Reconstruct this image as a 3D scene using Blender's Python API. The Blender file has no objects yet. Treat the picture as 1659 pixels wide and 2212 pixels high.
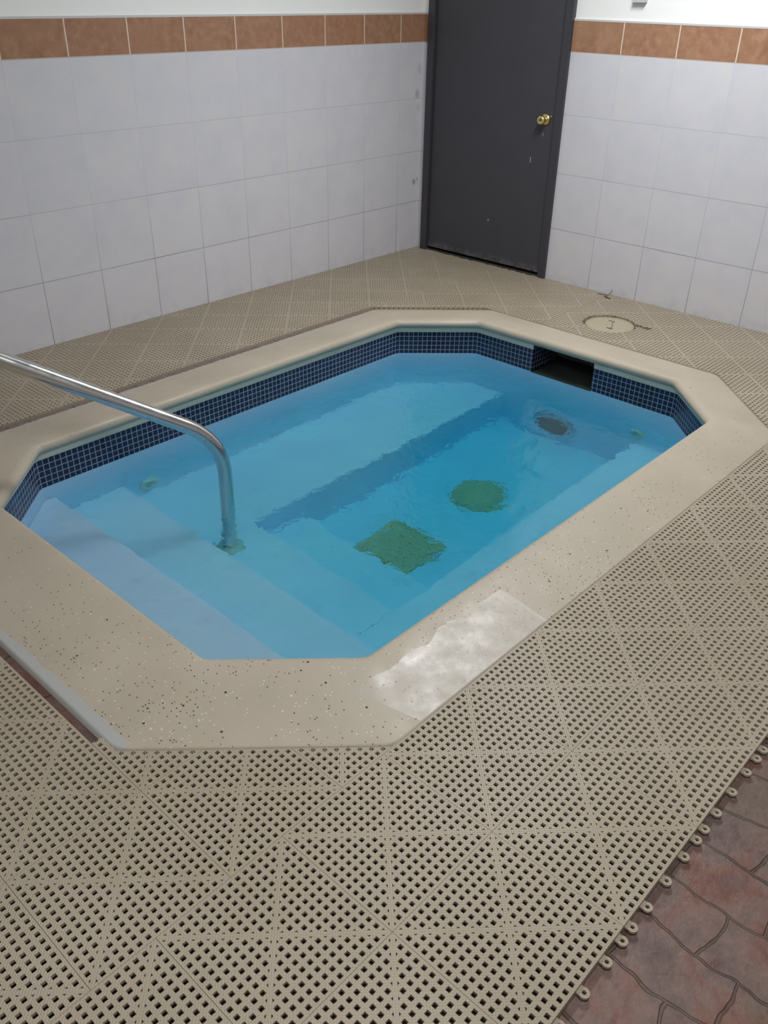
import bpy, bmesh, math, random
from mathutils import Vector, Matrix
random.seed(7)
SC = bpy.context.scene
COL = SC.collection

# ------------------------------------------------------------------ camera
CAM_C = Vector((-4.88235, -4.16317, 1.62658))
CAM_R = ((0.67964754, -0.73335031, 0.01662983), (-0.37202407, -0.36414251, -0.85381399), (0.63220038, 0.57410588, -0.52031252))
cam = bpy.data.cameras.new('camera')
cam.sensor_fit = 'VERTICAL'; cam.sensor_height = 24.0; cam.sensor_width = 18.0
cam.lens = 1867.57 / 2212.0 * 24.0
cam.clip_start = 0.02
cam_ob = bpy.data.objects.new('camera', cam); COL.objects.link(cam_ob)
rx, ry, rz = [Vector(v) for v in CAM_R]
m = Matrix((rx, -ry, -rz)).transposed().to_4x4(); m.translation = CAM_C
cam_ob.matrix_world = m
SC.camera = cam_ob

# ------------------------------------------------------------------ world, lamps, exposure
SC.view_settings.view_transform = 'Standard'; SC.view_settings.look = 'None'
SC.view_settings.gamma = 1.0; SC.view_settings.use_curve_mapping = False
SC.view_settings.exposure = 0.12
w = bpy.data.worlds.new('world'); SC.world = w; w.use_nodes = True
w.node_tree.nodes['Background'].inputs[0].default_value = (0.8, 0.88, 1.0, 1)
w.node_tree.nodes['Background'].inputs[1].default_value = 0.05
CEIL = 2.62
LAMPS = [((-1.42, -2.12), 1.25, 0.35, 0.0, 52.0), ((-4.4, -3.9), 1.25, 0.35, 0.0, 34.0)]  # tub ceiling lamp, then an unseen fill lamp added to keep the foreground lit
for (lx, ly), sx, sy, rot, pw in LAMPS:
    ld = bpy.data.lights.new('ceiling_and_fill_light', 'AREA'); ld.shape = 'RECTANGLE'
    ld.size = sx - 0.08; ld.size_y = sy - 0.08; ld.energy = pw; ld.color = (0.94, 0.97, 1.0)
    lo = bpy.data.objects.new('ceiling_and_fill_light', ld); COL.objects.link(lo)
    lo.location = (lx, ly, CEIL - 0.075); lo.rotation_euler = (0, 0, rot)
SC.cycles.max_bounces = 14; SC.cycles.diffuse_bounces = 5; SC.cycles.glossy_bounces = 5
SC.cycles.transmission_bounces = 8; SC.cycles.transparent_max_bounces = 8
SC.cycles.sample_clamp_indirect = 4.0

# ------------------------------------------------------------------ object helpers
def link(o, parent=None):
    COL.objects.link(o)
    if parent: o.parent = parent
    return o
def obj(name, bm, mat, parent=None, smooth=False, loc=None):
    me = bpy.data.meshes.new(name); bm.to_mesh(me); bm.free()
    for mt in (mat if isinstance(mat, (list, tuple)) else [mat]): me.materials.append(mt)
    if smooth:
        for p in me.polygons: p.use_smooth = True
    o = bpy.data.objects.new(name, me)
    if loc: o.location = loc
    return link(o, parent)
def tag(o, label=None, cat=None, group=None, kind=None):
    if label: o['label'] = label
    if cat: o['category'] = cat
    if group: o['group'] = group
    if kind: o['kind'] = kind
    return o
def thing(name, label, cat, loc=(0, 0, 0), group=None):
    o = bpy.data.objects.new(name, None); COL.objects.link(o); o.location = loc
    return tag(o, label, cat, group)
def bx(bm, x0, x1, y0, y1, z0, z1, bevel=0.0, mi=0):
    r = bmesh.ops.create_cube(bm, size=1.0)
    vs = r['verts']
    for v in vs:
        v.co = Vector(((x0 + x1) / 2 + v.co.x * (x1 - x0), (y0 + y1) / 2 + v.co.y * (y1 - y0), (z0 + z1) / 2 + v.co.z * (z1 - z0)))
    fs = set(f for v in vs for f in v.link_faces)
    for f in fs: f.material_index = mi
    if bevel:
        es = list(set(e for v in vs for e in v.link_edges))
        bmesh.ops.bevel(bm, geom=es, offset=bevel, segments=2, affect='EDGES', profile=0.5)
    return vs
def lathe(bm, prof, seg=32, origin=(0, 0, 0), axis='Z', mi=0):
    """prof: list of (radius, height)."""
    rings = []
    for r, h in prof:
        ring = []
        for i in range(seg):
            a = 2 * math.pi * i / seg; c, s = r * math.cos(a), r * math.sin(a)
            if axis == 'Z': p = (c, s, h)
            elif axis == 'X': p = (h, c, s)
            else: p = (c, h, s)
            ring.append(bm.verts.new((p[0] + origin[0], p[1] + origin[1], p[2] + origin[2])))
        rings.append(ring)
    for a, b in zip(rings, rings[1:]):
        for i in range(seg):
            f = bm.faces.new((a[i], a[(i + 1) % seg], b[(i + 1) % seg], b[i])); f.material_index = mi
    for ring in (rings[0], rings[-1]):
        try: bm.faces.new(ring).material_index = mi
        except ValueError: pass
    bmesh.ops.recalc_face_normals(bm, faces=bm.faces)
def tube(bm, pts, r, seg=20):
    pts = [Vector(p) for p in pts]; rings = []; n = None
    for i, p in enumerate(pts):
        t = ((pts[min(i + 1, len(pts) - 1)] - pts[max(i - 1, 0)])).normalized()
        if n is None: n = t.orthogonal().normalized()
        n = (n - t * n.dot(t)).normalized(); b = t.cross(n)
        rings.append([bm.verts.new(p + (n * math.cos(2 * math.pi * k / seg) + b * math.sin(2 * math.pi * k / seg)) * r) for k in range(seg)])
    for a, c in zip(rings, rings[1:]):
        for k in range(seg): bm.faces.new((a[k], a[(k + 1) % seg], c[(k + 1) % seg], c[k]))
    bm.faces.new(rings[0][::-1]); bm.faces.new(rings[-1])
    bmesh.ops.recalc_face_normals(bm, faces=bm.faces)
def grid_face(bm, pts): return bm.faces.new([bm.verts.new(p) for p in pts])

# ------------------------------------------------------------------ material helpers
class NT:
    def __init__(s, name):
        s.m = bpy.data.materials.new(name); s.m.use_nodes = True; s.t = s.m.node_tree; s.t.nodes.clear()
        s.out = s.n('ShaderNodeOutputMaterial')
    def n(s, ty, **kw):
        nd = s.t.nodes.new(ty)
        for k, v in kw.items(): setattr(nd, k, v)
        return nd
    def set(s, sock, v):
        if isinstance(v, bpy.types.NodeSocket): s.t.links.new(v, sock)
        elif v is not None: sock.default_value = v
    def math(s, op, a, b=None, c=None, clamp=False):
        nd = s.n('ShaderNodeMath', operation=op, use_clamp=clamp)
        for i, v in enumerate((a, b, c)):
            if v is not None: s.set(nd.inputs[i], v)
        return nd.outputs[0]
    def coord(s, kind='Object'): return s.n('ShaderNodeTexCoord').outputs[kind]
    def xyz(s, v):
        nd = s.n('ShaderNodeSeparateXYZ'); s.set(nd.inputs[0], v); return nd.outputs
    def comb(s, x, y, z=0.0):
        nd = s.n('ShaderNodeCombineXYZ')
        for i, v in enumerate((x, y, z)): s.set(nd.inputs[i], v)
        return nd.outputs[0]
    def noise(s, vec, scale, detail=3.0, rough=0.5, dist=0.0, out=0):
        nd = s.n('ShaderNodeTexNoise'); s.set(nd.inputs['Vector'], vec)
        nd.inputs['Scale'].default_value = scale; nd.inputs['Detail'].default_value = detail
        nd.inputs['Roughness'].default_value = rough; nd.inputs['Distortion'].default_value = dist
        return nd.outputs[out]
    def ramp(s, f, stops):
        nd = s.n('ShaderNodeValToRGB'); s.set(nd.inputs[0], f)
        e = nd.color_ramp.elements
        while len(e) < len(stops): e.new(0.5)
        for el, (p, c) in zip(e, stops):
            el.position = p; el.color = c if len(c) == 4 else (*c, 1)
        return nd.outputs[0]
    def mr(s, f, a, b, c=0.0, d=1.0, smooth=False):
        nd = s.n('ShaderNodeMapRange')
        if smooth: nd.interpolation_type = 'SMOOTHSTEP'
        s.set(nd.inputs[0], f)
        for i, v in enumerate((a, b, c, d)): s.set(nd.inputs[i + 1], v)
        return nd.outputs[0]
    def mix(s, f, a, b, mode='MIX'):
        nd = s.n('ShaderNodeMix', data_type='RGBA', blend_type=mode)
        s.set(nd.inputs[0], f)
        for i, v in ((6, a), (7, b)):
            if not isinstance(v, bpy.types.NodeSocket) and len(v) == 3: v = (*v, 1)
            s.set(nd.inputs[i], v)
        return nd.outputs[2]
    def bump(s, h, strength=0.3, dist=0.001):
        nd = s.n('ShaderNodeBump'); nd.inputs['Strength'].default_value = strength
        nd.inputs['Distance'].default_value = dist; s.set(nd.inputs['Height'], h); return nd.outputs[0]
    def bsdf(s, col=None, rough=0.5, metal=0.0, normal=None, spec=None, **kw):
        nd = s.n('ShaderNodeBsdfPrincipled')
        if col is not None:
            if not isinstance(col, bpy.types.NodeSocket) and len(col) == 3: col = (*col, 1)
            s.set(nd.inputs['Base Color'], col)
        s.set(nd.inputs['Roughness'], rough); s.set(nd.inputs['Metallic'], metal)
        if normal is not None: s.set(nd.inputs['Normal'], normal)
        if spec is not None: s.set(nd.inputs['Specular IOR Level'], spec)
        for k, v in kw.items(): s.set(nd.inputs[k], v)
        s.t.links.new(nd.outputs[0], s.out.inputs[0]); return nd
def lin(r, g, b):
    f = lambda c: ((c / 255 + 0.055) / 1.055) ** 2.4 if c > 10 else c / 255 / 12.92
    return (f(r), f(g), f(b))
def plain(name, rgb, rough=0.5, metal=0.0, spec=None, ns=0.0, nscale=20):
    t = NT(name)
    if ns:
        f = t.noise(t.coord(), nscale, 4)
        c = t.mix(f, tuple(v * (1 - ns) for v in rgb), tuple(min(1, v * (1 + ns)) for v in rgb))
    else: c = rgb
    t.bsdf(c, rough, metal, spec=spec); return t.m

TILE = 0.3309; Z1 = 0.3225; ZBB = Z1 + 3 * TILE; ZBT = ZBB + 0.1573
def line_mask(t, v, off, period, hw):
    """1 on the grout lines at off + k*period (half width hw)."""
    a = t.math('DIVIDE', t.math('SUBTRACT', v, off), period)
    fr = t.math('FRACT', t.math('ADD', a, 100.5))
    d = t.math('MULTIPLY', t.math('ABSOLUTE', t.math('SUBTRACT', fr, 0.5)), period)
    return t.math('LESS_THAN', d, hw), a

def wall_tiles(name, axis, off):
    t = NT(name); co = t.coord(); X = t.xyz(co); u = X[0] if axis == 'x' else X[1]; z = X[2]
    wob = t.math('MULTIPLY', t.math('SUBTRACT', t.noise(co, 3.0, 2), 0.5), 0.004)
    uw = t.math('ADD', u, wob); zw = t.math('ADD', z, wob)
    vmask, ui = line_mask(t, uw, off, TILE, 0.0021)
    vband, _ = line_mask(t, uw, off, TILE, 0.0032)
    hmask, zi = line_mask(t, zw, Z1, TILE, 0.0021)
    hmask = t.math('MULTIPLY', hmask, t.math('GREATER_THAN', z, 0.1))
    band = t.math('GREATER_THAN', z, ZBB + 0.0015)
    # per tile tint
    cell = t.comb(t.math('FLOOR', ui), t.math('FLOOR', zi), 0.0)
    wn = t.n('ShaderNodeTexWhiteNoise'); wn.noise_dimensions = '3D'; t.set(wn.inputs[0], cell)
    vec = t.n('ShaderNodeVectorMath', operation='ADD'); t.set(vec.inputs[0], co)
    vm = t.n('ShaderNodeVectorMath', operation='SCALE'); t.set(vm.inputs[0], wn.outputs['Color']); vm.inputs['Scale'].default_value = 7.0
    t.set(vec.inputs[1], vm.outputs[0])
    n1 = t.noise(vec.outputs[0], 7.0, 4, 0.55); n2 = t.noise(vec.outputs[0], 26.0, 3)
    white = t.ramp(n1, [(0.3, lin(208, 207, 212)), (0.5, lin(213, 211, 216)), (0.72, lin(217, 214, 214))])
    white = t.mix(t.mr(wn.outputs['Value'], 0, 1, 0, 0.12), white, lin(200, 200, 206))
    org = t.ramp(n2, [(0.3, lin(150, 108, 84)), (0.5, lin(163, 121, 94)), (0.7, lin(176, 138, 110))])
    org = t.mix(t.mr(n1, 0.35, 0.65, 0.0, 0.6), org, lin(168, 128, 102))
    col = t.mix(band, white, org)
    # dirty grout: darker near the floor
    dirt = t.mr(t.math('ADD', z, t.math('MULTIPLY', t.noise(co, 2.2, 2), 0.7)), 0.25, 1.15, 1.0, 0.0)
    gw = t.mix(dirt, lin(190, 191, 197), lin(120, 120, 124))
    grout = t.mix(t.math('MAXIMUM', t.math('MULTIPLY', vmask, t.mr(dirt, 0, 1, 0.35, 0.95)), t.math('MULTIPLY', hmask, t.mr(t.noise(co, 1.7, 2), 0.3, 0.7, 0.7, 1.0))), col, gw)
    grb = t.mix(vband, col, lin(226, 208, 190))
    col = t.mix(band, grout, grb)
    # line between band and white tiles
    le = t.math('LESS_THAN', t.math('ABSOLUTE', t.math('SUBTRACT', z, ZBB)), 0.0025)
    col = t.mix(t.math('MULTIPLY', le, 0.55), col, lin(196, 178, 164))
    # scuffs low on the wall, and smears near the corner
    sc = t.math('MULTIPLY', t.mr(z, 0.0, 0.09, 1.0, 0.0), t.mr(t.noise(co, 16, 4), 0.45, 0.75, 0.0, 0.25))
    col = t.mix(sc, col, lin(150, 142, 128))
    for (sx, sz, rr, st) in SMUDGES if axis == 'x' else ():
        dx = t.math('DIVIDE', t.math('SUBTRACT', X[0], sx), rr); dz = t.math('DIVIDE', t.math('SUBTRACT', z, sz), rr * 1.3)
        d = t.math('ADD', t.math('MULTIPLY', dx, dx), t.math('MULTIPLY', dz, dz))
        d = t.math('ADD', d, t.math('MULTIPLY', t.noise(co, 30, 3), 0.8))
        col = t.mix(t.mr(d, 0.3, 1.3, st, 0.0), col, lin(110, 104, 98))
    ht = t.math('SUBTRACT', 1.0, t.math('MAXIMUM', vmask, hmask))
    ht = t.math('ADD', ht, t.math('MULTIPLY', n2, 0.12))
    t.bsdf(col, 0.28, normal=t.bump(ht, 0.25, 0.0015), spec=0.35); return t.m
SMUDGES = [(-0.035, 1.16, 0.03, 0.25), (-0.05, 1.01, 0.028, 0.5), (-0.055, 0.455, 0.022, 0.7), (-0.022, 0.47, 0.012, 0.7), (-0.03, 0.93, 0.03, 0.2)]

M = {}
M['tiles_left'] = wall_tiles('glazed_wall_tiles_left', 'x', -0.2275)
M['tiles_right'] = wall_tiles('glazed_wall_tiles_right', 'y', -1.4392)
M['tiles_rear'] = wall_tiles('glazed_wall_tiles_rear', 'y', -0.1)
t = NT('white_plaster'); co = t.coord()
t.bsdf(t.mix(t.noise(co, 3, 3), lin(243, 243, 239), lin(249, 249, 246)), 0.6, normal=t.bump(t.noise(co, 60, 4), 0.15, 0.002)); M['plaster'] = t.m
M['trim'] = plain('tile_edge_trim', lin(205, 203, 203), 0.35)
t = NT('door_paint'); co = t.n('ShaderNodeNewGeometry').outputs['Position']; X = t.xyz(co)
n = t.noise(co, 6, 4)
c = t.mix(n, lin(64, 64, 70), lin(72, 72, 78))
# pale scratch marks
for (sy, sz, hw, hh) in ((-0.911, 0.705, 0.0022, 0.016), (-0.985, 0.86, 0.0012, 0.010), (-1.03, 0.965, 0.003, 0.004), (-0.62, 0.29, 0.004, 0.006)):
    a = t.math('LESS_THAN', t.math('ABSOLUTE', t.math('SUBTRACT', X[1], sy)), hw)
    b = t.math('LESS_THAN', t.math('ABSOLUTE', t.math('SUBTRACT', X[2], sz)), hh)
    c = t.mix(t.math('MULTIPLY', t.math('MULTIPLY', a, b), 0.8), c, lin(200, 200, 205))
low = t.math('MULTIPLY', t.mr(X[2], 0.035, 0.075, 1.0, 0.0), t.mr(t.noise(co, 14, 4, dist=1.0), 0.42, 0.62, 0.0, 0.7))
c = t.mix(low, c, lin(116, 112, 112))
t.bsdf(c, t.mr(n, 0.3, 0.7, 0.42, 0.55), normal=t.bump(t.noise(co, 300, 2), 0.12, 0.0006), spec=0.4); M['door'] = t.m
M['door_frame'] = plain('door_frame_paint', lin(62, 61, 67), 0.42, ns=0.12, nscale=15)
M['brass'] = plain('polished_brass', (0.90, 0.74, 0.32), 0.26, 1.0)
M['dark'] = plain('dark_recess', (0.008, 0.009, 0.009), 0.5)
M['threshold'] = plain('worn_threshold', lin(60, 52, 50), 0.8, ns=0.5, nscale=40)
M['steel_box'] = plain('grey_metal_box', lin(196, 197, 196), 0.4, ns=0.06)
t = NT('stainless_steel'); co = t.coord()
t.bsdf((0.62, 0.62, 0.61), t.mr(t.noise(co, 30, 3), 0.3, 0.7, 0.16, 0.28), 1.0, normal=t.bump(t.noise(co, 7, 2), 0.06, 0.004)); M['steel'] = t.m

# coping: beige coating with embedded chips
t = NT('speckled_beige_coping'); co = t.n('ShaderNodeNewGeometry').outputs['Position']; X = t.xyz(co)
base = t.ramp(t.noise(co, 2.6, 4, 0.55), [(0.3, lin(177, 166, 147)), (0.5, lin(184, 172, 153)), (0.7, lin(191, 179, 160))])
near = t.mr(t.math('ADD', X[1], t.math('MULTIPLY', X[0], 0.55)), -4.9, -3.6, 1.0, 0.10, True)
def specks(scale, thr, dens_scale, col, amt, base):
    v = t.n('ShaderNodeTexVoronoi'); v.feature = 'F1'; t.set(v.inputs['Vector'], co); v.inputs['Scale'].default_value = scale
    keep = t.math('GREATER_THAN', t.xyz(v.outputs['Color'])[0], t.math('SUBTRACT', 1.0, t.math('MULTIPLY', near, t.mr(t.noise(co, dens_scale, 2), 0.35, 0.7, 0.0, amt))))
    d = t.math('ADD', v.outputs['Distance'], t.math('MULTIPLY', t.math('SUBTRACT', t.noise(co, scale * 2.2, 2), 0.5), 0.25))
    mk = t.math('MULTIPLY', t.math('LESS_THAN', d, thr), keep)
    return t.mix(mk, base, col), mk
base, k1 = specks(125, 0.27, 4.0, lin(72, 65, 57), 0.30, base)
base, k2 = specks(110, 0.26, 5.0, lin(216, 208, 192), 0.28, base)
base, k3 = specks(58, 0.20, 3.0, lin(58, 52, 46), 0.06, base)
base, k4 = specks(60, 0.20, 6.0, lin(216, 206, 188), 0.07, base)
# worn, glossier patch where the coating was renewed on the near long side
px0 = t.math('GREATER_THAN', X[0], t.math('ADD', -3.60, t.math('MULTIPLY', t.math('ADD', X[1], 3.14), -0.35)))
px1 = t.math('LESS_THAN', X[0], -3.025); py = t.math('LESS_THAN', X[1], t.math('ADD', -2.965, t.math('MULTIPLY', t.math('SUBTRACT', t.noise(co, 9, 3), 0.5), 0.12)))
patch = t.math('MULTIPLY', t.math('MULTIPLY', px0, px1), py)
base = t.mix(t.math('MULTIPLY', patch, 0.5), base, lin(184, 176, 165))
pe = t.math('MULTIPLY', py, t.math('LESS_THAN', t.math('ABSOLUTE', t.math('ADD', X[0], 3.022)), 0.006))
base = t.mix(t.math('MULTIPLY', pe, 0.6), base, lin(206, 199, 188))
# pale grey mortar strip along the outer edge on the step side, pale lilac rub on the far edge
lip = t.math('MULTIPLY', t.math('LESS_THAN', t.math('ADD', X[0], t.math('MULTIPLY', t.noise(co, 9, 4), 0.05)), -4.143), t.math('GREATER_THAN', X[1], -2.67))
base = t.mix(t.math('MULTIPLY', lip, 0.85), base, lin(178, 180, 178))
lip2 = t.mr(t.math('ADD', X[1], t.math('MULTIPLY', t.noise(co, 9, 3), 0.05)), -0.80, -0.75, 0.0, 0.6)
base = t.mix(lip2, base, lin(186, 178, 174))
rg = t.mr(t.noise(co, 12, 4), 0.35, 0.7, 0.42, 0.58)
pr = t.mr(t.noise(co, 14, 5, 0.6), 0.35, 0.65, 0.30, 0.46)
rg = t.mix(patch, t.comb(rg, rg, rg), t.comb(pr, pr, pr))
hh = t.math('ADD', t.math('MULTIPLY', t.noise(co, 5, 3), 1.0), t.math('MULTIPLY', t.noise(co, 55, 4), t.mr(patch, 0, 1, 0.04, 0.16)))
hh = t.math('ADD', hh, t.math('MULTIPLY', t.math('MAXIMUM', k2, k3), 0.1))
t.bsdf(base, rg, normal=t.bump(hh, 0.5, 0.004), spec=0.45); M['coping'] = t.m
t = NT('fascia_paint'); co = t.coord()
t.bsdf(t.mix(t.noise(co, 8, 4), lin(204, 202, 186), lin(214, 211, 194)), 0.45); M['fascia'] = t.m

# mosaic (uv in metres)
t = NT('blue_glass_mosaic'); uv = t.coord('UV'); U = t.xyz(uv); P = 0.0262
ma, ui = line_mask(t, U[0], 0.0, P, 0.0017); mb, vi = line_mask(t, U[1], 0.0, P, 0.0017)
wn = t.n('ShaderNodeTexWhiteNoise'); t.set(wn.inputs[0], t.comb(t.math('FLOOR', ui), t.math('FLOOR', vi), 0.0))
c = t.mix(wn.outputs['Value'], lin(19, 23, 45), lin(30, 35, 62))
c = t.mix(t.mr(t.noise(uv, 160, 3), 0.5, 0.75, 0.0, 0.35), c, lin(46, 54, 84))
g = t.math('MAXIMUM', ma, mb)
c = t.mix(g, c, t.mix(t.noise(t.coord(), 10, 3), lin(118, 122, 148), lin(156, 158, 180)))
t.bsdf(c, t.mr(g, 0, 1, 0.16, 0.7), normal=t.bump(t.math('SUBTRACT', 1.0, g), 0.4, 0.001)); M['mosaic'] = t.m

t = NT('pale_pool_plaster'); co = t.coord()
c = t.mix(t.mr(t.noise(co, 3.0, 4), 0.3, 0.7), lin(218, 228, 253), lin(230, 238, 255))
c = t.mix(t.mr(t.noise(co, 9.0, 4), 0.62, 0.8, 0.0, 0.25), c, lin(170, 178, 180))
t.bsdf(c, 0.7); M['pool'] = t.m
M['white_plastic'] = plain('white_plastic', lin(226, 222, 206), 0.4)
M['drain'] = plain('brown_stained_plastic', lin(250, 186, 150), 0.6, ns=0.30, nscale=30)
M['lens'] = plain('lamp_lens', lin(120, 104, 100), 0.2, ns=0.3, nscale=25)

# water
t = NT('clear_blue_water'); co = t.coord(); X = t.xyz(co)
act = t.mr(t.math('ADD', X[0], t.math('MULTIPLY', X[1], -0.35)), -2.9, -0.9, 0.12, 1.0, True)
h = t.math('MULTIPLY', t.noise(co, 5.0, 2, dist=0.6), 1.0)
h = t.math('ADD', h, t.math('MULTIPLY', t.noise(co, 16.0, 3, dist=0.8), t.math('MULTIPLY', act, 0.45)))
gl = t.n('ShaderNodeBsdfPrincipled'); gl.inputs['Base Color'].default_value = (1, 1, 1, 1)
gl.inputs['Roughness'].default_value = 0.0; gl.inputs['IOR'].default_value = 1.33; gl.inputs['Transmission Weight'].default_value = 1.0
t.set(gl.inputs['Normal'], t.bump(h, 0.35, 0.02)); t.t.links.new(gl.outputs[0], t.out.inputs[0])
ab = t.n('ShaderNodeVolumeAbsorption'); K = 2.1
ab.inputs['Color'].default_value = (1 - 1.30 / K, 1 - 0.14 / K, 1 - 0.08 / K, 1); ab.inputs['Density'].default_value = K
t.t.links.new(ab.outputs[0], t.out.inputs[1]); M['water'] = t.m

# mats
t = NT('beige_mat_plastic'); co = t.coord('Object'); X = t.xyz(co); geo = t.n('ShaderNodeNewGeometry').outputs['Position']
c = t.mix(t.mr(t.noise(geo, 2.2, 4), 0.3, 0.7), lin(168, 155, 134), lin(181, 168, 148))
c = t.mix(t.mr(t.noise(geo, 11, 4), 0.55, 0.8, 0.0, 0.4), c, lin(164, 152, 128))
fq = 2 * math.pi / 0.0082
nub = t.math('MULTIPLY', t.math('SINE', t.math('MULTIPLY', X[0], fq)), t.math('SINE', t.math('MULTIPLY', X[1], fq)))
nub = t.math('MAXIMUM', nub, 0.0)
t.bsdf(c, 0.42, normal=t.bump(nub, 0.6, 0.0018), spec=0.4); M['mat'] = t.m

# stamped reddish paving
t = NT('stamped_red_paving'); co = t.coord(); X = t.xyz(co)
wv = t.n('ShaderNodeVectorMath', operation='SCALE'); t.set(wv.inputs[0], t.noise(co, 5.0, 3, out=1)); wv.inputs['Scale'].default_value = 0.095
ad = t.n('ShaderNodeVectorMath', operation='ADD'); t.set(ad.inputs[0], t.comb(X[1], X[0], 0.0)); t.set(ad.inputs[1], wv.outputs[0])
br = t.n('ShaderNodeTexBrick'); t.set(br.inputs['Vector'], ad.outputs[0]); br.offset = 0.37; br.inputs['Scale'].default_value = 1.0
br.inputs['Brick Width'].default_value = 0.23; br.inputs['Row Height'].default_value = 0.135; br.inputs['Mortar Size'].default_value = 0.0042
br.inputs['Mortar Smooth'].default_value = 0.6; br.inputs['Color1'].default_value = (0, 0, 0, 1); br.inputs['Color2'].default_value = (1, 1, 1, 1); br.inputs['Mortar'].default_value = (0.5, 0.5, 0.5, 1)
n1 = t.noise(co, 7, 5, 0.6, 0.3); n2 = t.noise(co, 22, 5, 0.6, 0.2)
c = t.ramp(n1, [(0.28, lin(92, 76, 74)), (0.42, lin(118, 97, 88)), (0.50, lin(128, 104, 94)), (0.58, lin(132, 96, 82)), (0.66, lin(122, 78, 66)), (0.78, lin(108, 92, 88))])
c = t.mix(t.mr(n2, 0.5, 0.75, 0.0, 0.5), c, lin(142, 116, 104))
c = t.mix(t.mr(t.noise(co, 60, 5, 0.7), 0.3, 0.7, 0.45, 0.0), c, lin(84, 66, 66))
c = t.mix(t.mr(t.noise(co, 3.3, 3), 0.55, 0.7, 0.0, 0.35), c, lin(98, 96, 78))
c = t.mix(t.mr(t.noise(co, 34, 4), 0.6, 0.75, 0.0, 0.5), c, lin(96, 42, 42))
c = t.mix(t.math('MULTIPLY', br.outputs['Fac'], t.mr(t.noise(co, 6, 3), 0.35, 0.65, 0.25, 0.85)), c, t.mix(t.mr(t.noise(co, 4, 2), 0.4, 0.6), lin(56, 42, 40), lin(84, 76, 62)))
hh = t.math('ADD', t.math('MULTIPLY', t.math('SUBTRACT', 1.0, br.outputs['Fac']), 1.0), t.math('ADD', t.math('MULTIPLY', n2, 0.6), t.math('MULTIPLY', t.noise(co, 60, 5, 0.7), 0.3)))
t.bsdf(c, t.mr(n2, 0.3, 0.7, 0.35, 0.55), normal=t.bump(hh, 0.8, 0.006), spec=0.5); M['paving'] = t.m

# ------------------------------------------------------------------ outlines
def octo(x0, x1, y0, y1, c, r=0.03, seg=4):
    """chamfered rectangle, each of the 8 corners rounded, ccw."""
    P = [(x0 + c, y0), (x1 - c, y0), (x1, y0 + c), (x1, y1 - c), (x1 - c, y1), (x0 + c, y1), (x0, y1 - c), (x0, y0 + c)]
    P = [Vector(p) for p in P]; out = []
    for i, p in enumerate(P):
        a = (P[i - 1] - p).normalized(); b = (P[(i + 1) % 8] - p).normalized()
        A, B = p + a * r, p + b * r
        for k in range(seg + 1):
            s = k / seg
            out.append(((1 - s) ** 2) * A + 2 * s * (1 - s) * p + s * s * B)
    return out
WALL = (-3.875, -1.04, -2.905, -1.04)            # pool wall line
def pool(off, r=0.02): return octo(WALL[0] + off, WALL[1] - off, WALL[2] + off, WALL[3] - off, 0.32 - 0.586 * off * 0.0 , r)
OUT = (-4.2, -0.775, -3.148, -0.765); OCH = 0.49
outer = octo(*OUT, OCH, 0.03)
def sweep(bm, loops):
    rings = [[bm.verts.new((p.x, p.y, z)) for p in L] for L, z in loops]
    n = len(rings[0])
    for a, b in zip(rings, rings[1:]):
        for i in range(n): bm.faces.new((a[i], a[(i + 1) % n], b[(i + 1) % n], b[i]))
    return rings
def lerp(A, B, s): return [a * (1 - s) + b * s for a, b in zip(A, B)]

# ------------------------------------------------------------------ room shell
RX0, RY0 = -7.2, -5.9
FZ = -0.025
bm = bmesh.new()
ov = [bm.verts.new(p) for p in ((RX0, RY0, FZ), (0, RY0, FZ), (0, 0, FZ), (RX0, 0, FZ))]
hole = octo(-4.17, -0.80, -3.12, -0.79, 0.49, 0.03); hv = [bm.verts.new((p.x, p.y, FZ)) for p in hole]
es = [bm.edges.new((ov[i], ov[(i + 1) % 4])) for i in range(4)] + [bm.edges.new((hv[i], hv[(i + 1) % len(hv)])) for i in range(len(hv))]
bmesh.ops.triangle_fill(bm, edges=es, use_beauty=True)
bmesh.ops.recalc_face_normals(bm, faces=bm.faces)
for f in bm.faces:
    if f.normal.z < 0: f.normal_flip()
be = [e for e in bm.edges if e.is_boundary]
r = bmesh.ops.extrude_edge_only(bm, edges=be)
for v in r['geom']:
    if isinstance(v, bmesh.types.BMVert): v.co.z = FZ - 0.12
tag(obj('floor', bm, M['paving']), 'reddish brown stamped brick paving under and beside the beige mats', 'floor', kind='structure')

def wallmesh(name, boxes_pl, boxes_ti, boxes_tr, mt, label):
    bm = bmesh.new()
    for b in boxes_pl: bx(bm, *b, mi=0)
    for b in boxes_ti: bx(bm, *b, mi=1)
    for b in boxes_tr: bx(bm, *b, bevel=0.002, mi=2)
    return tag(obj(name, bm, [M['plaster'], mt, M['trim']]), label, 'wall', kind='structure')
T = 0.010
wallmesh('wall_left', [(RX0 - 0.12, 0.13, T, 0.13, -0.14, CEIL)], [(RX0, 0, 0.0, T, -0.14, ZBT)], [(RX0, -0.0, -0.002, T, ZBT, ZBT + 0.012)], M['tiles_left'],
         'white tiled wall left of the dark door with an orange-brown tile border', )
DY0, DY1, DZ = -1.118, -0.048, 2.07           # door opening (outer edge of the frame)
wallmesh('wall_right', [(T, 0.13, RY0 - 0.12, DY0, -0.14, CEIL), (T, 0.13, DY1, T, -0.14, CEIL), (T, 0.13, DY0, DY1, DZ, CEIL)],
         [(0.0, T, RY0, DY0, -0.14, ZBT), (0.0, T, DY1, 0.0, -0.14, ZBT)],
         [(-0.002, T, RY0, DY0, ZBT, ZBT + 0.012), (-0.002, T, DY1, 0.0, ZBT, ZBT + 0.012)], M['tiles_right'],
         'white tiled wall right of the dark door with an orange-brown tile border')
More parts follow.
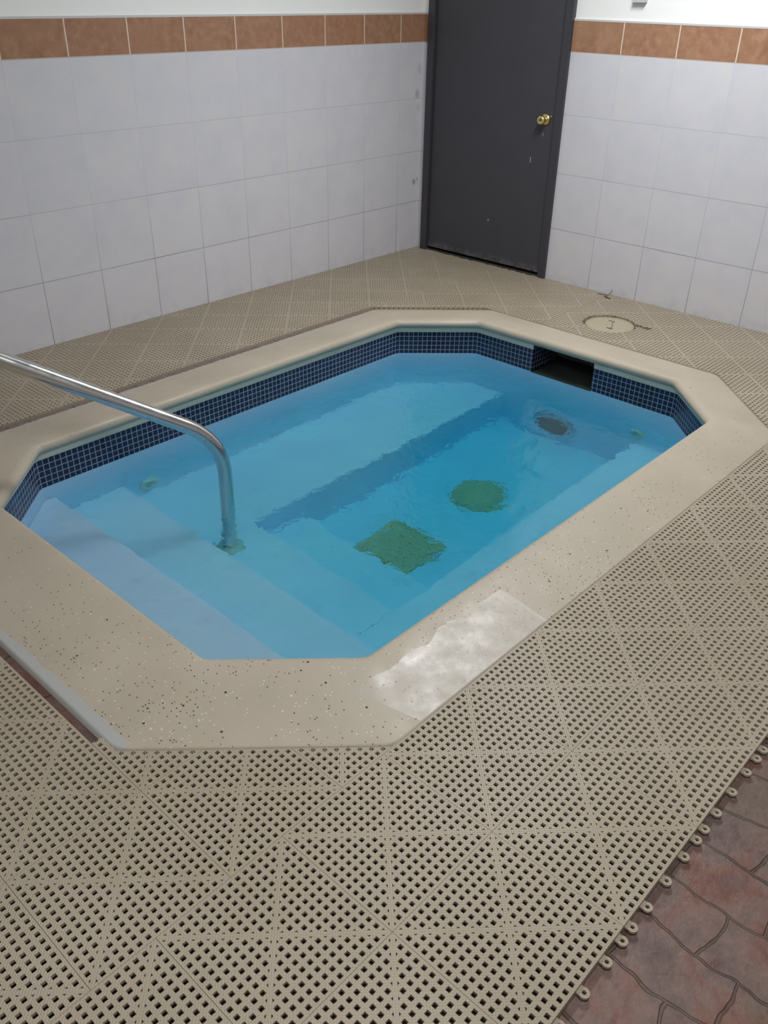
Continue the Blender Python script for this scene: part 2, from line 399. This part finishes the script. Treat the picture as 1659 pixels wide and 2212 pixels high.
wallmesh('wall_back', [(RX0 - 0.12, RX0 - T, RY0, 0, -0.14, CEIL)], [(RX0 - T, RX0, RY0, 0, -0.14, ZBT)], [], M['tiles_rear'], 'tiled wall behind the tub steps')
wallmesh('wall_front', [(RX0, 0, RY0 - 0.12, RY0 - T, -0.14, CEIL)], [(RX0, 0, RY0 - T, RY0, -0.14, ZBT)], [], M['tiles_left'], 'tiled wall behind the viewpoint')
bm = bmesh.new(); bx(bm, RX0 - 0.12, 0.13, RY0 - 0.12, 0.13, CEIL, CEIL + 0.1)
tag(obj('ceiling', bm, M['plaster']), 'white plaster ceiling', 'ceiling', kind='structure')

# door
door = bpy.data.objects.new('door_1', None); COL.objects.link(door); door.location = (0, -0.583, 0)
tag(door, 'dark grey flush door with a brass knob, in a dark grey frame', 'door', kind='structure')
def dobj(name, bm, mat, **k):
    for v in bm.verts: v.co -= Vector((0, -0.583, 0))
    return obj(name, bm, mat, door, **k)
FW = 0.050
bm = bmesh.new()
bx(bm, -0.022, 0.12, DY0, DY0 + FW, -0.024, DZ, 0.003)
bx(bm, -0.022, 0.12, DY1 - FW, DY1, -0.024, DZ, 0.003)
bx(bm, -0.022, 0.12, DY0 + FW, DY1 - FW, DZ - FW, DZ, 0.003)
# rebate stops beside the leaf
bx(bm, 0.052, 0.10, DY0 + FW, DY0 + FW + 0.014, -0.018, DZ - FW, 0.001)
bx(bm, 0.052, 0.10, DY1 - FW - 0.014, DY1 - FW, -0.018, DZ - FW, 0.001)
fr = dobj('door_frame', bm, M['door_frame']); fr['label'] = 'dark grey metal door frame'
bm = bmesh.new(); bx(bm, 0.004, 0.046, DY0 + FW + 0.0075, DY1 - FW - 0.004, 0.022, DZ - FW - 0.004, 0.0015)
leaf = dobj('door_leaf', bm, M['door'])
# kick strip at the foot of the leaf
bm = bmesh.new(); bx(bm, -0.0015, 0.004, DY0 + FW + 0.013, DY1 - FW - 0.010, 0.026, 0.058, 0.001)
dobj('sweep_strip', bm, M['door'])
bm = bmesh.new(); bx(bm, -0.006, 0.13, DY0 + FW, DY1 - FW, -0.02, 0.006, 0.002)
for k in range(26):
    y = random.uniform(DY0 + FW + .02, DY1 - FW - .02); s = random.uniform(.004, .012)
    bx(bm, -0.016, -0.002, y - s, y + s, -0.01, random.uniform(0.001, 0.007), 0.001)
th = dobj('threshold', bm, M['threshold']); th['label'] = 'worn crumbling threshold under the door'
bm = bmesh.new(); bx(bm, 0.12, 0.125, DY0, DY1, -0.1, DZ); dobj('door_backing', bm, M['dark'])
# knob
KY, KZ = -0.994, 0.945
bm = bmesh.new()
lathe(bm, [(0.001, -0.012), (0.020, -0.012), (0.029, -0.008), (0.033, -0.002), (0.033, 0.004)], 36, (0.0, KY, KZ), 'X')
rose = dobj('door_knob', bm, M['brass'], smooth=True); rose['label'] = 'round polished brass door knob'
bm = bmesh.new()
lathe(bm, [(0.012, -0.008), (0.012, -0.024), (0.016, -0.030), (0.025, -0.037), (0.0275, -0.046), (0.025, -0.056), (0.019, -0.061), (0.013, -0.0615), (0.012, -0.060), (0.001, -0.060)], 36, (0.0, KY, KZ), 'X')
for v in bm.verts: v.co -= Vector((0, -0.583, 0))
grip = obj('knob_grip', bm, M['brass'], rose, smooth=True)
bm = bmesh.new(); bx(bm, -0.0625, -0.0605, KY - 0.0015, KY + 0.0015, KZ - 0.006, KZ + 0.006)
for v in bm.verts: v.co -= Vector((0, -0.583, 0))
obj('keyhole', bm, M['dark'], rose)
bm = bmesh.new(); bx(bm, -0.001, 0.006, DY0 + FW + 0.006, DY0 + FW + 0.012, KZ - 0.03, KZ + 0.03, 0.001); dobj('latch_plate', bm, M['brass'])

# metal box on the plaster, only its foot is in the frame
bx0 = thing('electrical_box', 'small grey metal box high on the white plaster right of the door', 'box', (T, -1.515, 1.6))
bm = bmesh.new(); bx(bm, -0.034, 0.0, -0.036, 0.036, -0.03, 0.085, 0.003); obj('box_body', bm, M['steel_box'], bx0)
bm = bmesh.new(); bx(bm, -0.038, -0.0345, -0.036, 0.036, -0.03, 0.085, 0.001)
obj('cover_plate', bm, M['steel_box'], bx0)

# housings of the ceiling lamp over the tub and of the added fill lamp
for i, ((lx, ly), sx, sy, rot, pw) in enumerate(LAMPS):
    bm = bmesh.new(); z0, z1 = CEIL - 0.07, CEIL
    bx(bm, -sx / 2, sx / 2, -sy / 2, sy / 2, -0.03, 0.0, 0.003)
    for s in (-1, 1):
        bx(bm, -sx / 2, sx / 2, s * sy / 2 - 0.015, s * sy / 2 + 0.015, -0.07, -0.03, 0.003)
        bx(bm, s * sx / 2 - 0.015, s * sx / 2 + 0.015, -sy / 2, sy / 2, -0.07, -0.03, 0.003)
    tag(obj('ceiling_and_fill_lamp', bm, M['white_plastic'], loc=(lx, ly, CEIL)), ('rectangular ceiling lamp over the tub by the door', 'added unseen rectangular fill lamp nearer the viewpoint')[i], 'lamp', 'ceiling lamps')

# ------------------------------------------------------------------ hot tub
tub = thing('hot_tub', 'sunken octagonal hot tub with beige coping and navy mosaic waterline', 'hot tub', (-2.46, -1.97, 0))
TO = Vector((-2.46, -1.97, 0))
def tobj(name, bm, mat, parent=None, **k):
    for v in bm.verts: v.co -= TO
    return obj(name, bm, mat, parent or tub, **k)
NO, NR, NZ, NV = -0.002, 0.024, 0.005, 0.025                               # nose centre offset and radius
ridge = pool(NO)
loops = [(outer, -0.10), (outer, -0.004), (lerp(outer, ridge, 0.03), -0.003), (lerp(outer, ridge, 0.12), 0.000), (lerp(outer, ridge, 0.3), 0.007), (lerp(outer, ridge, 0.6), 0.018), (lerp(outer, ridge, 0.85), 0.027)]
for k in range(0, 13):
    a = math.radians(90 - 15 * k); loops.append((pool(NO + NR * math.cos(a)), NZ + NV * math.sin(a)))
loops.append((pool(0.0005), -0.0195))
bm = bmesh.new(); sweep(bm, loops); bmesh.ops.recalc_face_normals(bm, faces=bm.faces)
cp = tobj('coping', bm, M['coping'], smooth=True); cp['label'] = 'speckled beige rounded coping'
bm = bmesh.new(); prev = None; x = -4.05
while x < -1.29:
    ya = -0.7325; yb = -0.766 - random.uniform(-0.006, 0.010); za = -0.008; zb = 0.0005
    cur = (bm.verts.new((x, ya, za)), bm.verts.new((x, (ya + yb) / 2, -0.004 + random.uniform(-.002, .003))), bm.verts.new((x, yb, zb)), bm.verts.new((x, yb - 0.002, -0.01)), bm.verts.new((x, ya, -0.024)))
    if prev:
        for a in range(4): bm.faces.new((prev[a], prev[a + 1], cur[a + 1], cur[a]))
    prev = cur; x += random.uniform(0.006, 0.018)
bmesh.ops.recalc_face_normals(bm, faces=bm.faces)
me_ = tobj('mortar_edge', bm, plain('crumbling_mortar', lin(134, 116, 108), 0.9, ns=0.35, nscale=60)); me_['label'] = 'ragged grey-brown mortar strip'
TT, TB = -0.047, -0.178
SK0, SK1 = -2.120, -1.745                             # skimmer opening in the right wall
def wall_ring(bm, off, z0, z1, uvl=None, gap=None, vbase=0.0):
    L = pool(off); n = len(L); u = 0.0
    for i in range(n):
        a, b = L[i], L[(i + 1) % n]; d = (b - a).length
        segs = [(a, b, u, u + d)]
        if gap and abs(a.x - b.x) < 1e-6 and a.x > -2 and min(a.y, b.y) < gap[0] and max(a.y, b.y) > gap[1]:
            f0 = (gap[0] - a.y) / (b.y - a.y); f1 = (gap[1] - a.y) / (b.y - a.y)
            segs = [(a, a.lerp(b, f0), u, u + d * f0), (a.lerp(b, f1), b, u + d * f1, u + d)]
        for (p, q, ua, ub) in segs:
            f = grid_face(bm, [(p.x, p.y, z1), (q.x, q.y, z1), (q.x, q.y, z0), (p.x, p.y, z0)])
            if uvl:
                for lp, (uu, vv) in zip(f.loops, ((ua, 0), (ub, 0), (ub, z0 - z1), (ua, z0 - z1))): lp[uvl].uv = (uu, vv)
        u += d
SKT = -0.022
bm = bmesh.new(); wall_ring(bm, 0.0, SKT, -0.018); wall_ring(bm, 0.0, TT, SKT, None, (-2.120, -1.745)); bmesh.ops.remove_doubles(bm, verts=bm.verts, dist=1e-5)
fc = tobj('fascia_band', bm, M['fascia']); fc['label'] = 'pale cream band under the coping'
bm = bmesh.new(); uvl = bm.loops.layers.uv.new('UVMap')
wall_ring(bm, 0.0, TB, TT, uvl, (SK0, SK1))
tb = tobj('tile_band', bm, M['mosaic']); tb['label'] = 'navy blue mosaic waterline tiles'
# skimmer opening: tiled cheeks, dark box
D1 = 0.20; xw = -1.04; cheeks = []
for y, fl in ((SK1, 1), (SK0, -1)):
    bm = bmesh.new(); uvl = bm.loops.layers.uv.new('UVMap')
    f = grid_face(bm, [(xw, y, TT), (xw + D1, y, TT), (xw + D1, y, TB), (xw, y, TB)])
    for lp, uvv in zip(f.loops, ((0, 0), (D1, 0), (D1, TB - TT), (0, TB - TT))): lp[uvl].uv = uvv
    cheeks.append(bm)
bm = bmesh.new()
X1 = xw + 0.20; D2 = 0.10
for yy in (SK0, SK1): grid_face(bm, [(xw, yy, SKT), (X1, yy, SKT), (X1, yy, TT), (xw, yy, TT)])
grid_face(bm, [(X1, SK0, SKT), (X1 + D2, SK0, SKT), (X1 + D2, SK0, TB), (X1, SK0, TB)])
grid_face(bm, [(X1, SK1, SKT), (X1 + D2, SK1, SKT), (X1 + D2, SK1, TB), (X1, SK1, TB)])
grid_face(bm, [(X1 + D2, SK0, SKT), (X1 + D2, SK1, SKT), (X1 + D2, SK1, TB), (X1 + D2, SK0, TB)])
TH = -0.190
for yy in (SK0, SK1): grid_face(bm, [(xw, yy, TB), (X1 + D2, yy, TB), (X1 + D2, yy, TH), (xw, yy, TH)])
grid_face(bm, [(X1 + D2, SK0, TB), (X1 + D2, SK1, TB), (X1 + D2, SK1, TH), (X1 + D2, SK0, TH)])
grid_face(bm, [(xw, SK0, TH), (X1 + D2, SK0, TH), (X1 + D2, SK1, TH), (xw, SK1, TH)])
grid_face(bm, [(xw, SK0, SKT), (X1 + D2, SK0, SKT), (X1 + D2, SK1, SKT), (xw, SK1, SKT)])
bmesh.ops.remove_doubles(bm, verts=bm.verts, dist=1e-5)
sk = tobj('skimmer_opening', bm, plain('grey_green_throat', lin(84, 92, 82), 0.6)); sk['label'] = 'dark skimmer opening cut in the mosaic band'
for b_ in cheeks: tobj('tiled_cheek', b_, M['mosaic'], sk)

# basin: walls, floor, steps, benches
FL = -0.96
S1, S2, BN, S4 = -0.30, -0.46, -0.62, -0.78
bm = bmesh.new(); wall_ring(bm, 0.0, TH, TB, None, (SK0, SK1)); wall_ring(bm, 0.0, FL, TH)
P = pool(0.0); bm.faces.new([bm.verts.new((p.x, p.y, FL)) for p in P]); bmesh.ops.remove_doubles(bm, verts=bm.verts, dist=1e-5)
tobj('basin', bm, M['pool'])
def clipped_block(name, x0, x1, y0, y1, z, ystops=None, bev=0.006):
    """prism with the pool outline as plan, limited to the rectangle, from floor to z."""
    bm = bmesh.new()
    bm.faces.new([bm.verts.new((p.x, p.y, z)) for p in pool(-0.002, 0.012)])
    for co, no in (((x0, 0, 0), (-1, 0, 0)), ((x1, 0, 0), (1, 0, 0)), ((0, y0, 0), (0, -1, 0)), ((0, y1, 0), (0, 1, 0))):
        bmesh.ops.bisect_plane(bm, geom=bm.verts[:] + bm.edges[:] + bm.faces[:], plane_co=co, plane_no=no, clear_outer=True)
    be = [e for e in bm.edges if e.is_boundary]
    r = bmesh.ops.extrude_edge_only(bm, edges=be)
    for v in r['geom']:
        if isinstance(v, bmesh.types.BMVert): v.co.z = FL
    bmesh.ops.recalc_face_normals(bm, faces=bm.faces)
    top = [e for e in bm.edges if all(abs(v.co.z - z) < 1e-6 for v in e.verts)]
    bmesh.ops.bevel(bm, geom=top, offset=bev, segments=2, affect='EDGES')
    return tobj(name, bm, M['pool'])
Y0, Y1 = -3.0, -0.9
BF, BNR = -1.575, -2.42                                # bench edges
clipped_block('step', -4, -3.50, Y0, Y1, S1)
clipped_block('step', -3.50, -3.185, Y0, Y1, S2)
clipped_block('step', -3.185, -2.885, BNR, BF, BN)
clipped_block('step', -2.885, -2.60, BNR, BF, S4)
clipped_block('bench', -3.185, -0.9, BF, Y1, BN)
clipped_block('bench', -3.185, -0.9, Y0, BNR, BN)

# drain covers on the basin floor
def drain(name, cx, cy, s, sq):
    bm = bmesh.new(); z = FL
    if sq:
        bx(bm, cx - s, cx + s, cy - s, cy + s, z, z + 0.028, 0.010)
        for k in range(7):
            a = -s + 0.03 + k * (2 * s - 0.06) / 6
            bx(bm, cx + a - 0.006, cx + a + 0.006, cy - s + 0.03, cy + s - 0.03, z + 0.028, z + 0.034, 0.002)
    else:
        lathe(bm, [(s, z), (s * 0.97, z + 0.015), (s * 0.75, z + 0.032), (s * 0.3, z + 0.04), (0.002, z + 0.041)], 40, (cx, cy, 0))
    return tobj(name, bm, M['drain'])
d1 = drain('drain_cover', -2.375, -1.99, 0.155, True); d1['label'] = 'square brown stained drain cover'
d2 = drain('drain_cover', -1.77, -1.985, 0.14, False); d2['label'] = 'round brown stained drain cover'
# wall jets
def jet(x, y, z, axis, sgn, r=0.048):
    bm = bmesh.new(); pr = [(r, 0.0), (r, 0.008), (r * 0.86, 0.016), (r * 0.5, 0.017), (r * 0.44, 0.008), (0.001, 0.008)]
    lathe(bm, [(a, h * sgn) for a, h in pr], 32, (x, y, z), axis)
    o = tobj('jet_fitting', bm, M['white_plastic'], smooth=True)
    bm = bmesh.new(); lathe(bm, [(r * 0.40, 0.009 * sgn), (r * 0.34, 0.0145 * sgn), (0.001, 0.0145 * sgn)], 24, (x, y, z), axis)
    tobj('jet_nozzle', bm, M['steel'], o, smooth=True)
jet(-3.06, -1.04, -0.535, 'Y', -1, 0.055)
jet(-1.04, -2.42, -0.52, 'X', -1, 0.045)
# underwater lamp in the door-side wall
bm = bmesh.new(); lathe(bm, [(0.125, 0.0), (0.125, -0.012), (0.11, -0.022), (0.10, -0.02)], 40, (-1.04, -1.94, -0.775), 'X')
ul = tobj('underwater_lamp', bm, M['steel'], smooth=True); ul['label'] = 'round underwater lamp with steel rim'
bm = bmesh.new(); lathe(bm, [(0.10, -0.019), (0.07, -0.026), (0.001, -0.03)], 40, (-1.04, -1.94, -0.775), 'X')
tobj('lamp_lens', bm, M['lens'], ul, smooth=True)

# ------------------------------------------------------------------ water
ZW = -0.170
bm = bmesh.new()
L = []
for p in pool(-0.03):
    L.append(p)
    if len(L) > 1 and abs(L[-1].x - L[-2].x) < 1e-6 and L[-1].x > -2 and abs(L[-1].y - L[-2].y) > 0.5:
        q = L.pop(); x_ = q.x; L += [Vector((x_, SK0)), Vector((X1 + D2 + 0.01, SK0)), Vector((X1 + D2 + 0.01, SK1)), Vector((x_, SK1)), q]
top = [bm.verts.new((p.x, p.y, ZW)) for p in L]
bot = [bm.verts.new((p.x, p.y, FL - 0.03)) for p in L]
n = len(L)
bm.faces.new(top); bm.faces.new(bot[::-1])
for i in range(n): bm.faces.new((top[i], bot[i], bot[(i + 1) % n], top[(i + 1) % n]))
bmesh.ops.recalc_face_normals(bm, faces=bm.faces)
wo = Vector((-2.46, -1.97, ZW))
for v in bm.verts: v.co -= wo
tag(obj('water', bm, M['water'], loc=wo), 'clear blue water filling the octagonal hot tub', 'water')

# ------------------------------------------------------------------ handrail
B = Vector((-3.070, -1.645, BN))
rail = thing('handrail', 'bent stainless steel handrail rising from the tub steps', 'handrail', B)
def curve(pts, rad, n=14):
    pts = [Vector(p) for p in pts]; out = [pts[0]]
    for i in range(1, len(pts) - 1):
        p = pts[i]; a = (pts[i - 1] - p); b = (pts[i + 1] - p); r = rad[i - 1]
        A = p + a.normalized() * r; C = p + b.normalized() * r
        for k in range(n + 1):
            s = k / n; out.append(A * (1 - s) ** 2 + p * 2 * s * (1 - s) + C * s * s)
    out.append(pts[-1]); return out
pts = [(-3.070, -1.645, BN + 0.004), (-3.05, -1.63, 0.085), (-3.698, -1.275, 0.500), (-4.02, -1.10, 0.70), (-4.36, -0.93, 0.70), (-4.36, -0.93, 0.0)]
pts = curve(pts, [0.16, 0.05, 0.14, 0.16])
dense = []
for a, b in zip(pts, pts[1:]):
    k = max(1, int((b - a).length / 0.04))
    for j in range(k): dense.append(a.lerp(b, j / k))
dense.append(pts[-1])
bm = bmesh.new(); tube(bm, [p - B for p in dense], 0.0285, 28)
obj('rail_tube', bm, M['steel'], rail, smooth=True)
bm = bmesh.new(); lathe(bm, [(0.028, 0.022), (0.032, 0.021), (0.034, 0.010), (0.056, 0.005), (0.060, 0.0)], 36, (0, 0, 0.0))
M['flange'] = plain('brushed_flange', (0.80, 0.70, 0.60), 0.4, 0.35)
fl = obj('base_flange', bm, M['flange'], rail, smooth=True); fl['label'] = 'round steel flange on the step'
bm = bmesh.new(); q = Vector((-4.36, -0.93, 0.0)) - B
lathe(bm, [(0.026, 0.035), (0.030, 0.034), (0.036, 0.016), (0.060, 0.004), (0.066, 0.0)], 36, q)
obj('base_flange', bm, M['steel'], rail, smooth=True)

# ------------------------------------------------------------------ mats
MS = 0.3335; G = 0.0004; NC = 16; MG = 0.0022; MP = (MS - 2 * MG) / NC; HF = 0.25; MTH = 0.020
def tile_plane():
    """flat lattice of one mat tile, corner at the origin."""
    bm = bmesh.new(); V = {}
    def v(x, y):
        k = (round(x, 6), round(y, 6))
        if k not in V: V[k] = bm.verts.new((x, y, 0.0))
        return V[k]
    def cell(i, j):
        x, y = MG + i * MP, MG + j * MP
        g = lambda a, b: v(x + a * MP, y + b * MP)
        A, Bq, Cq, Dq = g(0, 0), g(1, 0), g(1, 1), g(0, 1)
        if i == j or i + j == NC - 1:
            fl = i != j
            h = (lambda a, b: g(1 - a, b)) if fl else g
            P1, P2, P3 = h(.54, .20), h(.82, .20), h(.82, .48)
            Q1, Q2, Q3 = h(.20, .54), h(.20, .82), h(.48, .82)
            a, b, c, d = h(0, 0), h(1, 0), h(1, 1), h(0, 1)
            for f in ((a, b, P2, P1), (b, c, P3, P2), (a, P1, P3, c), (d, a, Q1, Q2), (c, d, Q2, Q3), (c, Q3, Q1, a)):
                bm.faces.new(f if not fl else f[::-1])
        else:
            lo, hi = HF, 1 - HF
            a, b, c, d = g(lo, lo), g(hi, lo), g(hi, hi), g(lo, hi)
            for f in ((A, Bq, b, a), (Bq, Cq, c, b), (Cq, Dq, d, c), (Dq, A, a, d)): bm.faces.new(f)
    for i in range(NC):
        for j in range(NC): cell(i, j)
    e0, e1 = G, MS - G; L = [MG + k * MP for k in range(NC + 1)]
    for a, b in zip(L, L[1:]):
        bm.faces.new((v(a, e0), v(b, e0), v(b, MG), v(a, MG))); bm.faces.new((v(a, MS - MG), v(b, MS - MG), v(b, e1), v(a, e1)))
        bm.faces.new((v(e0, a), v(MG, a), v(MG, b), v(e0, b))); bm.faces.new((v(MS - MG, a), v(e1, a), v(e1, b), v(MS - MG, b)))
    for x0, x1 in ((e0, MG), (MS - MG, e1)):
        for y0, y1 in ((e0, MG), (MS - MG, e1)): bm.faces.new((v(x0, y0), v(x1, y0), v(x1, y1), v(x0, y1)))
    return bm
PLATE = 0.0075
def solidify(bm):
    """thin pierced plate with a deeper skirt round its outline."""
    be = [e for e in bm.edges if e.is_boundary]; todo = set(be); nb = {}
    for e in be:
        for v in e.verts: nb.setdefault(v, []).append(e)
    for e0 in be:
        if e0 not in todo: continue
        comp = []; st = [e0]; todo.discard(e0)
        while st:
            e = st.pop(); comp.append(e)
            for v in e.verts:
                for q in nb[v]:
                    if q in todo: todo.discard(q); st.append(q)
        xs = [v.co.x for e in comp for v in e.verts]; ys = [v.co.y for e in comp for v in e.verts]
        big = max(max(xs) - min(xs), max(ys) - min(ys)) > MP * 1.2
        r = bmesh.ops.extrude_edge_only(bm, edges=comp)
        for q in r['geom']:
            if isinstance(q, bmesh.types.BMVert): q.co.z = -MTH if big else -PLATE
def mesh_of(bm, name='mat_tile'):
    me = bpy.data.meshes.new(name); bm.to_mesh(me); bm.free(); me.materials.append(M['mat']); return me
_b = tile_plane(); solidify(_b); FULL = mesh_of(_b)
# the outline the mats are cut to around the coping (planes: n.p > d is inside the tub area)
ox0, ox1, oy0, oy1 = OUT; E = 0.002
GAPL, GAPF = 0.030, 0.038                            # open gap on the step side / along the far side
ocx0, ocy1 = ox0 - 0.030, oy1 + GAPF
def in_tub(x, y, m=0.0):
    if not (ox0 - 0.0 < x < ox1 and oy0 < y < ocy1): return False
    if x + y < ox0 + oy0 + OCH - 0.012: return False
    if x + y > ox1 + ocy1 - OCH + 0.010: return False
    if x - y > ox1 - oy0 - OCH: return False
    if y - x > oy1 - ox0 - OCH + 0.03: return False
    return True
TUBPL = [((ox0, 0), (1, 0)), ((ox1, 0), (1, 0)), ((0, oy0), (0, 1)), ((0, ocy1), (0, 1)),
         ((ox0 + OCH - 0.012, oy0), (1, 1)), ((ox1, ocy1 - OCH + 0.010), (1, 1)), ((ox1, oy0 + OCH), (1, -1)), ((ox0, oy1 - OCH + 0.03), (1, -1))]
LID = (-0.49, -1.885, 0.150)
def build_mat(name, label, x_anchor, y_anchor, region, parent_loc, notes=None, loops=False):
    rx0, rx1, ry0, ry1 = region
    root = thing(name, label, 'floor mat', parent_loc)
    R = Vector(parent_loc)
    i0 = math.floor((rx0 - x_anchor) / MS - 0.001); i1 = math.ceil((rx1 - x_anchor) / MS + 0.001)
    j0 = math.floor((ry0 - y_anchor) / MS - 0.001); j1 = math.ceil((ry1 - y_anchor) / MS + 0.001)
    for i in range(i0, i1):
        for j in range(j0, j1):
            x, y = x_anchor + i * MS, y_anchor + j * MS
            cx0, cx1, cy0, cy1 = max(x, rx0), min(x + MS, rx1), max(y, ry0), min(y + MS, ry1)
            if cx1 - cx0 < 0.012 or cy1 - cy0 < 0.012: continue
            samp = [in_tub(cx0 + (cx1 - cx0) * a / 8, cy0 + (cy1 - cy0) * b / 8) for a in range(9) for b in range(9)]
            if all(samp): continue
            lid = math.hypot(max(cx0 - LID[0], 0, LID[0] - cx1), max(cy0 - LID[1], 0, LID[1] - cy1)) < LID[2] + 0.06
            full = not any(samp) and not lid and x >= rx0 - 1e-3 and x + MS <= rx1 + 1e-3 and y >= ry0 - 1e-3 and y + MS <= ry1 + 1e-3
            if full: me = FULL
            else:
                bm = tile_plane()
                geom = lambda: bm.verts[:] + bm.edges[:] + bm.faces[:]
                for co, no in (((rx0 - x + G, 0, 0), (-1, 0, 0)), ((rx1 - x - G, 0, 0), (1, 0, 0)), ((0, ry0 - y + G, 0), (0, -1, 0)), ((0, ry1 - y - G, 0), (0, 1, 0))):
                    bmesh.ops.bisect_plane(bm, geom=geom(), plane_co=co, plane_no=no, clear_outer=True)
                if any(samp):
                    for (px, py), (nx, ny) in TUBPL:
                        bmesh.ops.bisect_plane(bm, geom=geom(), plane_co=(px - x, py - y, 0), plane_no=Vector((nx, ny, 0)).normalized(), dist=1e-5)
                    dead = [f for f in bm.faces if in_tub(f.calc_center_median().x + x, f.calc_center_median().y + y)]
                    bmesh.ops.delete(bm, geom=dead, context='FACES')
                if lid:
                    dead = []
                    for f in bm.faces:
                        c = f.calc_center_median(); dx, dy = c.x + x - LID[0], c.y + y - LID[1]
                        if math.hypot(dx, dy) < LID[2] + random.uniform(-0.004, 0.004) or (abs(dx - 0.08) < .012 + random.uniform(0, .01) and -0.21 < dy < -0.10): dead.append(f)
                    bmesh.ops.delete(bm, geom=dead, context='FACES')
                if not bm.faces: bm.free(); continue
                solidify(bm); me = mesh_of(bm)
            o = bpy.data.objects.new('mat_tile', me); link(o, root)
            o.location = Vector((x, y, 0)) - R
            if loops and abs(y - YC) < 0.01:
                for off in (0.018, 0.081, 0.166, 0.250, 0.311):
                    if x + off > rx1 - 0.01 or x + off < -4.8: continue
                    lo_ = bpy.data.objects.new('loop', LOOP); link(lo_, o); lo_.location = (off, 0.0, -MTH + 0.006)
    return root
# connector loop on the free edge
bm = bmesh.new()
outr, inr, yc = 0.0115, 0.0045, -0.0115
seg = 24; T0, T1 = 0.0, -0.0045
def ringpts(r): return [(r * math.cos(2 * math.pi * k / seg), yc + r * math.sin(2 * math.pi * k / seg)) for k in range(seg)]
Oo = ringpts(outr); Ii = ringpts(inr)
for z, zz in ((0.003, 1), (-0.003, -1)):
    vo = [bm.verts.new((a, b, z)) for a, b in Oo]; vi = [bm.verts.new((a, b, z)) for a, b in Ii]
    for k in range(seg):
        f = bm.faces.new((vo[k], vo[(k + 1) % seg], vi[(k + 1) % seg], vi[k]))
    if zz == 1: tvo, tvi = vo, vi
    else:
        for k in range(seg):
            bm.faces.new((tvo[k], tvo[(k + 1) % seg], vo[(k + 1) % seg], vo[k])); bm.faces.new((tvi[k], tvi[(k + 1) % seg], vi[(k + 1) % seg], vi[k]))
bx(bm, -0.0105, 0.0105, -0.007, 0.003, -0.003, 0.003, 0.001)
bmesh.ops.recalc_face_normals(bm, faces=bm.faces)
LOOP = mesh_of(bm, 'loop')

YC = -3.818
build_mat('floor_mat', 'perforated beige mat in the foreground, looped free edge over the brick', -3.085, YC, (-5.6, 0.0 - 0.003, YC, YC + 2 * MS), (-3.085, YC, 0), loops=True)
D = build_mat('floor_mat', 'perforated beige mat at the step end, beside the pale mortar strip', -4.23, YC + 2 * MS, (-5.6, -4.23, -3.151, -0.733), (-4.6, -2.4, 0))
# its row that turns round the chamfered corner
def extra_row(root, xa, ya, region):
    tmp = build_mat('floor_mat', 'tmp', xa, ya, region, (root.location.x, root.location.y, 0))
    for c in list(tmp.children): c.parent = root
    bpy.data.objects.remove(tmp)
extra_row(D, -4.23, -3.151, (-4.23, -3.62, -3.151, -2.60))
A_ = build_mat('floor_mat', 'perforated beige mat strip along the wall left of the door', -2.533, -0.333, (-4.23, -0.003, -0.733, -0.003), (-2.2, -0.36, 0))
extra_row(A_, -2.533, -0.733, (-4.23, -3.66, -1.28, -0.733))
build_mat('floor_mat', 'perforated beige mat in front of the door, cut along the coping', -0.335, -0.940, (-1.4, -0.003, -1.605, -0.733), (-0.5, -1.2, 0))
build_mat('floor_mat', 'perforated beige mat with a round cutout around the skimmer lid', -0.335, -2.437, (-1.4, -0.003, -3.151, -1.605), (-0.4, -2.4, 0))

# skimmer lid in the cutout
ld = thing('skimmer_lid', 'round pale plastic skimmer lid sunk in the cut mat', 'lid', (LID[0], LID[1], -0.012))
bm = bmesh.new(); lathe(bm, [(0.138, -0.008), (0.138, 0.003), (0.134, 0.0065), (0.10, 0.0075), (0.002, 0.008)], 48)
obj('lid_disc', bm, plain('aged_ivory_plastic', lin(176, 165, 138), 0.4, ns=0.08, nscale=12), ld, smooth=True)
bm = bmesh.new()
bx(bm, 0.052, 0.058, 0.0, 0.038, 0.0075, 0.0086); obj('finger_slot', bm, M['dark'], ld)
bm = bmesh.new(); bx(bm, -0.066, -0.058, -0.055, -0.018, 0.0075, 0.0088); obj('finger_slot', bm, M['dark'], ld)
bm = bmesh.new(); tube(bm, [(0.055 - 0.011 * k, 0.0 - 0.0035 * k + 0.006 * math.sin(k * 0.6), 0.0082) for k in range(11)], 0.0015, 6)
obj('moulded_line', bm, M['threshold'], ld)

# dead twig by the wall
tw = bmesh.new()
tube(tw, [(0, 0, 0.002), (-0.012, 0.03, 0.006), (-0.016, 0.06, 0.003)], 0.0022, 8)
tube(tw, [(-0.002, 0.0, 0.004), (0.012, -0.012, 0.018), (0.020, -0.014, 0.034)], 0.0018, 8)
tube(tw, [(-0.03, 0.004, 0.002), (-0.045, -0.02, 0.005), (-0.05, -0.045, 0.002)], 0.0035, 8)
tag(obj('dead_twig', tw, plain('dry_brown', lin(96, 66, 54), 0.7), loc=(-0.035, -1.605, 0.0)), 'small brown dead twig against the right wall above the skimmer lid', 'twig')
